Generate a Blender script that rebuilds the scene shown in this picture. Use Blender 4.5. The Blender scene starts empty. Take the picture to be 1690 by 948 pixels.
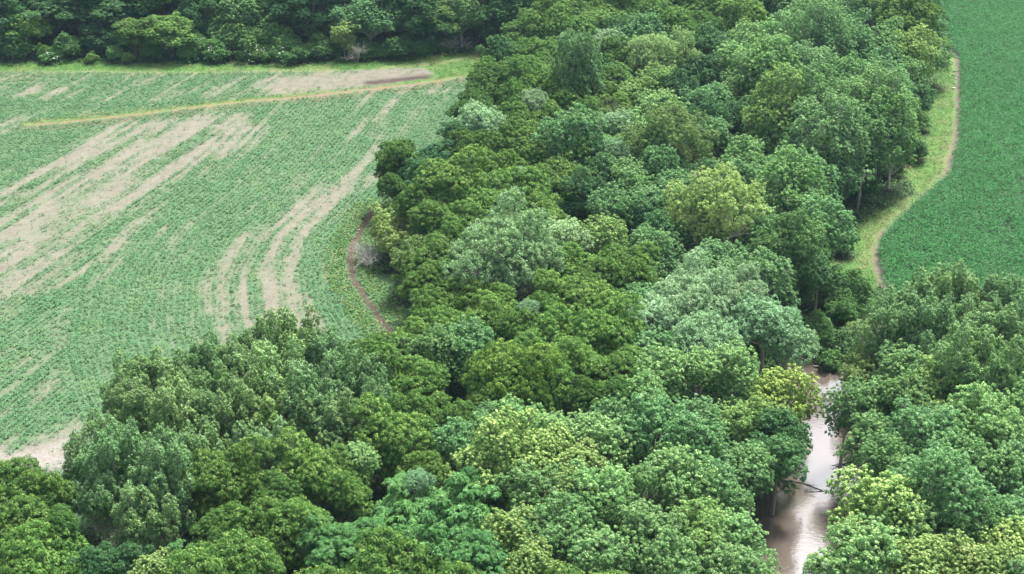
import bpy, math, random
import numpy as np

# ------------------------------------------------------------------ camera, world, sun, exposure
scn = bpy.context.scene
PITCH = math.radians(26.4); CAMH = 80.0; F = 2260.0            # focal length in pixels of the 1690 wide photograph
cam_d = bpy.data.cameras.new("camera"); cam = bpy.data.objects.new("camera", cam_d)
scn.collection.objects.link(cam); scn.camera = cam
cam.location = (0, 0, CAMH); cam.rotation_euler = (math.pi/2 - PITCH, 0, 0)
cam_d.sensor_width = 36; cam_d.lens = F/1690*36; cam_d.clip_start = 1; cam_d.clip_end = 20000
SUN_EL, SUN_AZ = math.radians(62), math.radians(35)             # azimuth measured from +Y towards +X
w = bpy.data.worlds.new("World"); scn.world = w; w.use_nodes = True
nt = w.node_tree; nt.nodes.clear()
sky = nt.nodes.new("ShaderNodeTexSky"); sky.sky_type = 'NISHITA'; sky.sun_disc = False
sky.sun_elevation = SUN_EL; sky.sun_rotation = SUN_AZ; sky.air_density = 1.0; sky.dust_density = 4.0; sky.ozone_density = 1.0
hs = nt.nodes.new("ShaderNodeHueSaturation"); hs.inputs['Saturation'].default_value = 0.38
bg = nt.nodes.new("ShaderNodeBackground"); bg.inputs[1].default_value = 0.125
wo = nt.nodes.new("ShaderNodeOutputWorld")
nt.links.new(sky.outputs[0], hs.inputs['Color']); nt.links.new(hs.outputs[0], bg.inputs[0]); nt.links.new(bg.outputs[0], wo.inputs[0])
sd = bpy.data.lights.new("sun", 'SUN'); sd.energy = 3.2; sd.angle = math.radians(11); sd.color = (1, .965, .9)
sun = bpy.data.objects.new("sun", sd); scn.collection.objects.link(sun)
sun.rotation_euler = (math.pi/2 - SUN_EL, 0, math.pi - SUN_AZ)
scn.view_settings.view_transform = 'Standard'; scn.view_settings.look = 'None'
scn.view_settings.gamma = 1; scn.view_settings.use_curve_mapping = False
scn.view_settings.exposure = 1.5
scn.cycles.max_bounces = 8; scn.cycles.diffuse_bounces = 4; scn.cycles.transmission_bounces = 4; scn.cycles.volume_bounces = 1
scn.cycles.use_denoising = True

rng = np.random.default_rng(7); random.seed(7)

# ------------------------------------------------------------------ helpers
CP, SP = math.cos(PITCH), math.sin(PITCH)
def ray(px, py):
    x = (px-845)/F; y = -(py-474)/F
    return np.array([x, CP + y*SP, -SP + y*CP])
def at(px, py, z=0.0):
    d = ray(px, py); t = (z-CAMH)/d[2]
    return np.array([d[0]*t, d[1]*t, z])
def project(x, y, z):
    dy, dz = y, z-CAMH
    depth = dy*CP - dz*SP; up = dy*SP + dz*CP
    return 845 + F*x/depth, 474 - F*up/depth
def slant(p): return float(np.linalg.norm(p - np.array([0, 0, CAMH])))
def poly(pts, z=0.0): return np.array([at(a, b, z)[:2] for a, b in pts])
def inside(P, pg):
    x, y = P[:, 0], P[:, 1]; r = np.zeros(len(P), bool); n = len(pg)
    for i in range(n):
        x0, y0 = pg[i]; x1, y1 = pg[(i+1) % n]
        if y0 == y1: continue
        c = ((y0 > y) != (y1 > y)) & (x < (x1-x0)*(y-y0)/(y1-y0)+x0); r ^= c
    return r
def seg_dist(P, line):
    d = np.full(len(P), 1e9)
    for a, b in zip(line[:-1], line[1:]):
        ab = b-a; t = np.clip(((P-a)@ab)/(ab@ab+1e-9), 0, 1)
        d = np.minimum(d, np.hypot(*(P-a-t[:, None]*ab).T))
    return d
def line_param(P, line):
    """distance, interpolated parameter 0..n"""
    d = np.full(len(P), 1e9); s = np.zeros(len(P))
    for i, (a, b) in enumerate(zip(line[:-1], line[1:])):
        ab = b-a; t = np.clip(((P-a)@ab)/(ab@ab+1e-9), 0, 1)
        dd = np.hypot(*(P-a-t[:, None]*ab).T); m = dd < d
        d[m] = dd[m]; s[m] = i+t[m]
    return d, s
def smooth(x, a, b):
    t = np.clip((x-a)/(b-a), 0, 1); return t*t*(3-2*t)
_tab = np.random.default_rng(3).random((256, 256))
def vnoise(x, y):
    xi = np.floor(x).astype(int); yi = np.floor(y).astype(int); fx = x-xi; fy = y-yi
    fx = fx*fx*(3-2*fx); fy = fy*fy*(3-2*fy)
    g = lambda a, b: _tab[a % 256, b % 256]
    return (g(xi, yi)*(1-fx)+g(xi+1, yi)*fx)*(1-fy)+(g(xi, yi+1)*(1-fx)+g(xi+1, yi+1)*fx)*fy
def fbm(x, y, o=4):
    s = 0; a = .5; t = 0
    for i in range(o):
        s = s+a*vnoise(x*2**i+17.3*i, y*2**i+5.1*i); t += a; a *= .55
    return s/t

def mesh_np(name, V, faces, attrs=None, cols=None, smooth_=False):
    """faces: (n,4) or (n,3) int array"""
    me = bpy.data.meshes.new(name); V = np.asarray(V, np.float32); faces = np.asarray(faces, np.int32)
    k = faces.shape[1]; n = len(faces)
    me.vertices.add(len(V)); me.vertices.foreach_set("co", V.ravel())
    me.loops.add(n*k); me.loops.foreach_set("vertex_index", faces.ravel())
    me.polygons.add(n); me.polygons.foreach_set("loop_start", np.arange(n, dtype=np.int32)*k)
    me.polygons.foreach_set("loop_total", np.full(n, k, np.int32))
    if smooth_: me.polygons.foreach_set("use_smooth", np.ones(n, bool))
    for a, v in (attrs or {}).items():
        at_ = me.attributes.new(a, 'FLOAT', 'POINT'); at_.data.foreach_set("value", np.asarray(v, np.float32))
    for a, v in (cols or {}).items():
        at_ = me.attributes.new(a, 'FLOAT_COLOR', 'POINT')
        at_.data.foreach_set("color", np.concatenate([v, np.ones((len(v), 1))], 1).astype(np.float32).ravel())
    me.update(calc_edges=True)
    return me
def link(name, me, mat=None, parent=None):
    o = bpy.data.objects.new(name, me)
    if mat and not me.materials: me.materials.append(mat)
    if parent: o.parent = parent
    scn.collection.objects.link(o); return o
def tag(o, label=None, cat=None, group=None, kind=None):
    for k, v in (('label', label), ('category', cat), ('group', group), ('kind', kind)):
        if v: o[k] = v
    return o

class Tubes:
    def __init__(s): s.V = []; s.Fc = []; s.n = 0
    def add(s, pts, radii, sides=6):
        pts = np.asarray(pts, float); m = len(pts)
        tg = np.gradient(pts, axis=0); tg /= np.linalg.norm(tg, axis=1)[:, None]+1e-9
        ref = np.array([0.31, .95, .02]); ang = np.linspace(0, 2*math.pi, sides, endpoint=False)
        for i in range(m):
            u = np.cross(tg[i], ref)
            if np.linalg.norm(u) < .2: u = np.cross(tg[i], [1, 0, 0])
            u /= np.linalg.norm(u); v = np.cross(tg[i], u)
            s.V.append(pts[i]+radii[i]*(np.cos(ang)[:, None]*u+np.sin(ang)[:, None]*v))
        for i in range(m-1):
            for j in range(sides):
                a = s.n+i*sides+j; b = s.n+i*sides+(j+1) % sides
                s.Fc.append((a, b, b+sides, a+sides))
        s.n += m*sides
    def mesh(s, name): return mesh_np(name, np.concatenate(s.V), s.Fc, smooth_=True)

def mat_new(name):
    m = bpy.data.materials.new(name); m.use_nodes = True; t = m.node_tree; t.nodes.clear()
    out = t.nodes.new("ShaderNodeOutputMaterial"); p = t.nodes.new("ShaderNodeBsdfPrincipled")
    t.links.new(p.outputs[0], out.inputs[0]); return m, t, p, out
def node(t, ty, **kw):
    n = t.nodes.new(ty)
    for k, v in kw.items(): setattr(n, k, v)
    return n
def mixrgb(t, a, b, f, mode='MIX'):
    n = t.nodes.new("ShaderNodeMix"); n.data_type = 'RGBA'; n.blend_type = mode
    for s, v in ((0, f), (6, a), (7, b)):
        if hasattr(v, 'links'): t.links.new(v, n.inputs[s])
        elif s == 0: n.inputs[0].default_value = v
        else: n.inputs[s].default_value = (*v, 1)
    return n.outputs[2]

def leaf_material(name, lo, hi, tip, rough=.6, spec=.13, trans=.27, bright=1.0):
    m, t, p, out = mat_new(name)
    a = node(t, "ShaderNodeAttribute", attribute_name="tone"); b = node(t, "ShaderNodeAttribute", attribute_name="tip")
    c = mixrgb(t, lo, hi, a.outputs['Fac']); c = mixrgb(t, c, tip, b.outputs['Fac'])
    oi = node(t, "ShaderNodeObjectInfo"); c = mixrgb(t, c, oi.outputs['Color'], 1.0, 'MULTIPLY')
    t.links.new(c, p.inputs['Base Color']); p.inputs['Roughness'].default_value = rough
    p.inputs['Specular IOR Level'].default_value = spec
    tr = node(t, "ShaderNodeBsdfTranslucent"); c2 = mixrgb(t, c, (1.0, 1.1, .55), 1.0, 'MULTIPLY'); t.links.new(c2, tr.inputs[0])
    mx = node(t, "ShaderNodeMixShader"); mx.inputs[0].default_value = trans
    t.links.new(p.outputs[0], mx.inputs[1]); t.links.new(tr.outputs[0], mx.inputs[2]); t.links.new(mx.outputs[0], out.inputs[0])
    return m
def bark_material(name, c1, c2):
    m, t, p, out = mat_new(name)
    tc = node(t, "ShaderNodeTexCoord"); mp = node(t, "ShaderNodeMapping"); mp.inputs['Scale'].default_value = (3, 3, .7)
    n = node(t, "ShaderNodeTexNoise"); n.inputs['Scale'].default_value = 3; n.inputs['Detail'].default_value = 6
    t.links.new(tc.outputs['Object'], mp.inputs[0]); t.links.new(mp.outputs[0], n.inputs[0])
    t.links.new(mixrgb(t, c1, c2, n.outputs[0]), p.inputs['Base Color']); p.inputs['Roughness'].default_value = .9
    return m

# ------------------------------------------------------------------ leaf palettes (linear base colours; third: pale tips, painted tuft highlights included)
LEAF = {
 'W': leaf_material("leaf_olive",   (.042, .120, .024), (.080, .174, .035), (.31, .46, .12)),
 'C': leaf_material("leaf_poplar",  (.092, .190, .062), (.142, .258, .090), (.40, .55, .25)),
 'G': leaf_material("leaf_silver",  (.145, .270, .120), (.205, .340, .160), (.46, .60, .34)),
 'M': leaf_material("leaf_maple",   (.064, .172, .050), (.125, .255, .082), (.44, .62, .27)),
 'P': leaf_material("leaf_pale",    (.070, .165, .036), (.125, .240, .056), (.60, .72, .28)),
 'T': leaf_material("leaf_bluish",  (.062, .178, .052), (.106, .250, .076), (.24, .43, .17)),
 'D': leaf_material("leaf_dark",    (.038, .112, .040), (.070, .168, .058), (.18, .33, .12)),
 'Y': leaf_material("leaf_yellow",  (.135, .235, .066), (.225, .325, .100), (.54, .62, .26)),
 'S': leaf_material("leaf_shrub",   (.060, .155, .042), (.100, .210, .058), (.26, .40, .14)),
}
BARK = bark_material("bark_grey", (.10, .085, .07), (.24, .21, .18))
PALEBARK = bark_material("bark_pale", (.28, .26, .23), (.48, .45, .41))

# ------------------------------------------------------------------ tree prototypes
# R crown radius, kz vertical semi axis / R, lobes, lr lobe radius / R, ls lobe vertical stretch, tufts per lobe, nl leaves per tuft, (L, Wd) leaf, droop, up
SPEC = {
 'W': dict(R=5.5, kz=.95, lobes=52, lr=.24, ls=.72, ts=.70, tr=.36, tz=.75, nl=40, L=.25, Wd=.12, droop=.65, fan=.8, noise=.30, tip=.45, low=-.5, rag=.30),
 'C': dict(R=5.0, kz=1.10, lobes=62, lr=.150, ls=2.3, ts=.56, tr=.24, tz=1.5, nl=32, L=.165, Wd=.15, droop=-.30, fan=.2, noise=.45, tip=.40, low=-.5, rag=.3),
 'G': dict(R=8.0, kz=.70, lobes=120, lr=.125, ls=1.2, ts=.55, tr=.27, tz=1.1, nl=30, L=.165, Wd=.13, droop=-.1, fan=.5, noise=.5, tip=.30, low=-.45, rag=.5),
 'M': dict(R=5.5, kz=1.08, lobes=60, lr=.19, ls=1.25, ts=.60, tr=.25, tz=.95, nl=34, L=.175, Wd=.14, droop=.0, fan=.7, noise=.36, tip=.46, low=-.5, rag=.55),
 'P': dict(R=5.5, kz=1.05, lobes=58, lr=.20, ls=1.25, ts=.54, tr=.21, tz=1.1, nl=30, L=.17, Wd=.14, droop=-.1, fan=.5, noise=.33, tip=.70, low=-.5, rag=.45),
 'T': dict(R=5.0, kz=1.12, lobes=60, lr=.25, ls=.45, ts=.80, tr=.27, tz=.38, nl=28, L=.50, Wd=.15, droop=.40, fan=1.2, noise=.22, tip=.22, low=-.7, rag=.35),
 'D': dict(R=5.5, kz=1.0, lobes=56, lr=.21, ls=.8, ts=.66, tr=.33, tz=.8, nl=34, L=.21, Wd=.16, droop=.3, fan=.6, noise=.35, tip=.32, low=-.8, rag=.45),
 'Y': dict(R=4.0, kz=1.08, lobes=50, lr=.21, ls=1.0, ts=.58, tr=.27, tz=1.0, nl=30, L=.18, Wd=.12, droop=.1, fan=.4, noise=.45, tip=.35, low=-.7, rag=.5),
 'S': dict(R=2.5, kz=.75, lobes=24, lr=.29, ls=.8, ts=.52, tr=.28, tz=.8, nl=26, L=.21, Wd=.15, droop=.3, fan=.5, noise=.4, tip=.30, low=-.35, rag=.5),
}
TRUNKH = {'W': 4.5, 'C': 6.0, 'G': 6.0, 'M': 4.5, 'P': 4.5, 'T': 4.0, 'D': 3.0, 'Y': 2.2, 'S': .3}   # height of crown underside

def unit(v): return v/(np.linalg.norm(v, axis=-1, keepdims=True)+1e-9)
def make_proto(sp, seed, R):
    s = dict(SPEC[sp]); g = np.random.default_rng(seed); q_ = R/s['R']
    s['lobes'] = int(s['lobes']*q_**1.75); s['lr'] *= q_**-.82; s['R'] = R; kz = s['kz']*(.93+.16*g.random())
    zc = TRUNKH[sp]*q_**.6 + R*kz*.75
    # lobes spread over an uneven dome
    k = s['lobes']; i = np.arange(k)+.5
    z = 1-(1-s['low'])*i/k; ph = i*2.39996+g.random()*6; rr = np.sqrt(np.clip(1-z*z, 0, 1))
    d = np.stack([np.cos(ph)*rr, np.sin(ph)*rr, z], 1)+g.normal(0, .12, (k, 3)); d = unit(d)
    wob = 1+.17*np.sin(d[:, 0]*3+g.random()*6)+.12*np.sin(d[:, 1]*4+g.random()*6)+.10*np.sin(d[:, 2]*6+g.random()*6)
    lr = s['lr']*R*(.45+.95*g.random(k))
    rad = (R*wob*(.78+.42*g.random(k))-lr*.9)
    cen = d*rad[:, None]*np.array([1, 1, kz]); cen[:, 2] += zc
    # a few lobes stand out of the crown, some inner ones close its middle
    inner = d[::3]*R*.42*np.array([1, 1, kz]); inner[:, 2] += zc
    C_ = np.concatenate([cen, inner]); L_ = np.concatenate([lr, np.full(len(inner), s['lr']*R*1.15)])
    lt = g.random(len(C_))
    P, Nn, T = [], [], []
    for c, r, tn in zip(C_, L_, lt):
        m = int(6.5*r*r*(.6+.4*s['ls'])/(s['ts']**2)*1.9)+5; k_ = np.arange(m)+.5
        qz = 1-1.45*k_/m; qa = k_*2.39996+g.random()*6; qr = np.sqrt(np.clip(1-qz*qz, 0, 1))
        q = unit(np.stack([np.cos(qa)*qr, np.sin(qa)*qr, qz], 1)+g.normal(0, .14, (m, 3)))
        pt = c+q*np.array([r, r, r*s['ls']])*(.80+(.12+s['rag'])*g.random((m, 1))**1.5)
        dd = np.linalg.norm((pt[:, None]-C_[None])/np.array([1, 1, s['ls']]), axis=2)/L_[None]
        keep = dd.min(1) > .70
        P.append(pt[keep]); Nn.append(q[keep]); T.append(np.full(keep.sum(), tn))
    P = np.concatenate(P); Nn = np.concatenate(Nn); T = np.concatenate(T)
    n = s['nl']; m = len(P)
    aim = unit(Nn*.7+np.array([0, 0, .75]))[:, None]
    u = unit(g.normal(0, 1, (m, n, 3))); dt = (u*aim).sum(2, keepdims=True); u = np.where(dt < -.25, u-2*dt*aim, u)
    tr = s['tr']*(.7+.6*g.random((m, 1, 1)))
    base = P[:, None]+u*tr*(.45+.6*g.random((m, n, 1)))*np.array([1, 1, s['tz']])
    nr = unit(u*.75+np.array([0, 0, .62])+g.normal(0, s['noise'], (m, n, 3)))
    ax = u*np.array([1, 1, .2])*s['fan']+g.normal(0, .5, (m, n, 3))-np.array([0, 0, s['droop']])
    ax = unit(ax-.75*(ax*nr).sum(2, keepdims=True)*nr)
    side = unit(np.cross(ax, nr))
    Ls = s['L']*(.65+.6*g.random((m, n, 1))); Ws = s['Wd']*(.65+.6*g.random((m, n, 1)))
    v0 = base-ax*Ls*.35; v2 = base+ax*Ls*.65-np.array([0, 0, 1])*Ls*s['droop']*.25
    mid = base+ax*Ls*.1+nr*Ws*.12
    v1 = mid+side*Ws*.5; v3 = mid-side*Ws*.5
    V = np.stack([v0, v1, v2, v3], 2).reshape(-1, 3)
    nf = m*n
    tone = np.clip(.45*T[:, None]+.25*g.random((m, 1))+.35*g.random((m, n)), 0, 1)
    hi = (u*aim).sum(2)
    tipv = np.clip((hi-.35)*1.8, 0, 1)*(g.random((m, n)) < s['tip']*1.6)*np.clip(.35+.65*Nn[:, 2:3], 0, 1)*(.3+.7*g.random((m, 1)))  # pale new growth, plus a highlight painted on upward-facing tuft tops
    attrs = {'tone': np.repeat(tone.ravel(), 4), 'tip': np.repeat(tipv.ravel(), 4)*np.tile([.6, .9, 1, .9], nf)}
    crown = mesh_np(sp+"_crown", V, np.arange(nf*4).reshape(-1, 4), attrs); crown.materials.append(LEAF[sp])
    # trunk and limbs
    tb = Tubes(); th = zc-R*kz*.35; r0 = .05*R+.06
    if sp == 'S': r0 = .06
    lean = g.normal(0, .25, 2)
    tp = lambda t: np.array([lean[0]*t*t*1.5, lean[1]*t*t*1.5, th*t])
    dn = [] if sp == 'S' else [np.array([0, 0, -9.]), np.array([0, 0, -4.5])]     # the foot of the bole, below the soil unless the tree is a tall one
    tb.add(dn+[tp(t) for t in np.linspace(0, 1, 7)], [r0*1.3]*len(dn)+[r0*(1.2 if t == 0 else 1-.45*t) for t in np.linspace(0, 1, 7)], 8)
    for j, (c, r) in enumerate(zip(cen, lr)):
        t0 = np.clip(.45+.5*g.random()+.1*d[j, 2], .4, 1); a = tp(t0)
        b = c*1.0; h = a+(b-a)*.5+np.array([0, 0, -.12*R if sp != 'C' else -.22*R])*g.random()+g.normal(0, .03*R, 3)
        ts = np.linspace(0, 1, 7)[:, None]
        pts = (1-ts)**2*a+2*ts*(1-ts)*h+ts**2*b
        rb = r0*(.26+.2*g.random()); tb.add(pts, np.linspace(rb, rb*.22, 7), 5)
        for _ in range(4):
            e = c+unit(g.normal(0, 1, 3)+np.array([0, 0, .6])+d[j])*r*(.95 if sp != 'C' else 1.3)*np.array([1, 1, s['ls']])
            mpt = (c+e)/2+g.normal(0, .06*r, 3)
            tb.add([pts[4], pts[5]*.4+c*.6, mpt, e], [rb*.3, rb*.24, rb*.16, .012], 4)
    trunk = tb.mesh(sp+"_trunk"); trunk.materials.append(PALEBARK if sp in 'CGM' else BARK)
    return dict(crown=crown, trunk=trunk, R=R, zc=zc, a=R*kz, top=zc+R*kz)
SIZES = {'W': (3.6, 4.4, 5.0, 5.6, 6.6), 'C': (3.2, 4.0, 4.8, 5.6), 'G': (3.0, 5.2, 7.6, 9.0), 'M': (3.4, 4.2, 5.0, 5.6, 6.8), 'P': (3.6, 5.0, 6.6), 'T': (3.6, 5.2), 'D': (3.0, 4.4, 5.4, 7.0), 'Y': (2.4, 3.6, 5.6), 'S': (1.6, 2.4, 3.2)}
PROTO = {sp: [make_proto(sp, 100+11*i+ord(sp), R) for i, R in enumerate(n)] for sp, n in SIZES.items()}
def pick(sp, R):
    o = sorted(PROTO[sp], key=lambda p: abs(math.log(p['R']/R))); return o[0] if len(o) < 3 or random.random() < .45 or abs(math.log(o[1]['R']/R)) > .3 else o[1]
def make_bare(seed, h=7.0):
    g = np.random.default_rng(seed); tb = Tubes()
    def grow(p, d, L, r, lv):
        pts = [p]; dd = d
        for i in range(5):
            dd = unit(dd+g.normal(0, .13, 3)+np.array([0, 0, .05])); pts.append(pts[-1]+dd*L/5)
        tb.add(pts, np.linspace(r, r*.45, 6), 5)
        if lv < 3:
            for q in range(7 if lv == 0 else 5):
                k = g.integers(2, 6)
                grow(pts[k], unit(dd+g.normal(0, .55, 3)), L*(.55+.2*g.random()), r*.5, lv+1)
    grow(np.zeros(3), np.array([0, 0, 1.]), h*.5, h*.014, 0)
    if seed % 2: grow(np.array([.1, 0, 0]), unit(np.array([.4, .2, 1.])), h*.5, h*.011, 0)
    return tb.mesh("bare_wood")
BARE = [make_bare(5), make_bare(8), make_bare(11)]
SILVER = bark_material("weathered_wood", (.22, .20, .18), (.40, .38, .35))

# ------------------------------------------------------------------ the terrain
# river centre line as the photo shows it (on the water plane), with half widths in metres
WZ = -1.0
RIV_PX = [(1340, 606, 3.0), (1350, 630, 4.8), (1364, 680, 5.4), (1350, 745, 7.0), (1318, 808, 7.8), (1296, 868, 7.4), (1288, 930, 6.0), (1262, 1040, 6), (1220, 1200, 6), (1150, 1500, 6)]
RIV = np.array([at(a, b, WZ)[:2] for a, b, _ in RIV_PX]); RIVW = np.array([c for *_, c in RIV_PX], float)
def river_d(P):
    d, s = line_param(P, RIV); wd = np.interp(s, np.arange(len(RIVW)), RIVW); return d-wd
def terrain(P):
    e = river_d(P)+.8*(vnoise(P[:, 0]*.3, P[:, 1]*.3)-.5)
    z = -2.2+2.2*smooth(e, -1.6, 3.0)
    z += .35*(fbm(P[:, 0]*.04, P[:, 1]*.04, 2)-.5)*smooth(e, 0, 8)*0
    return z

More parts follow.
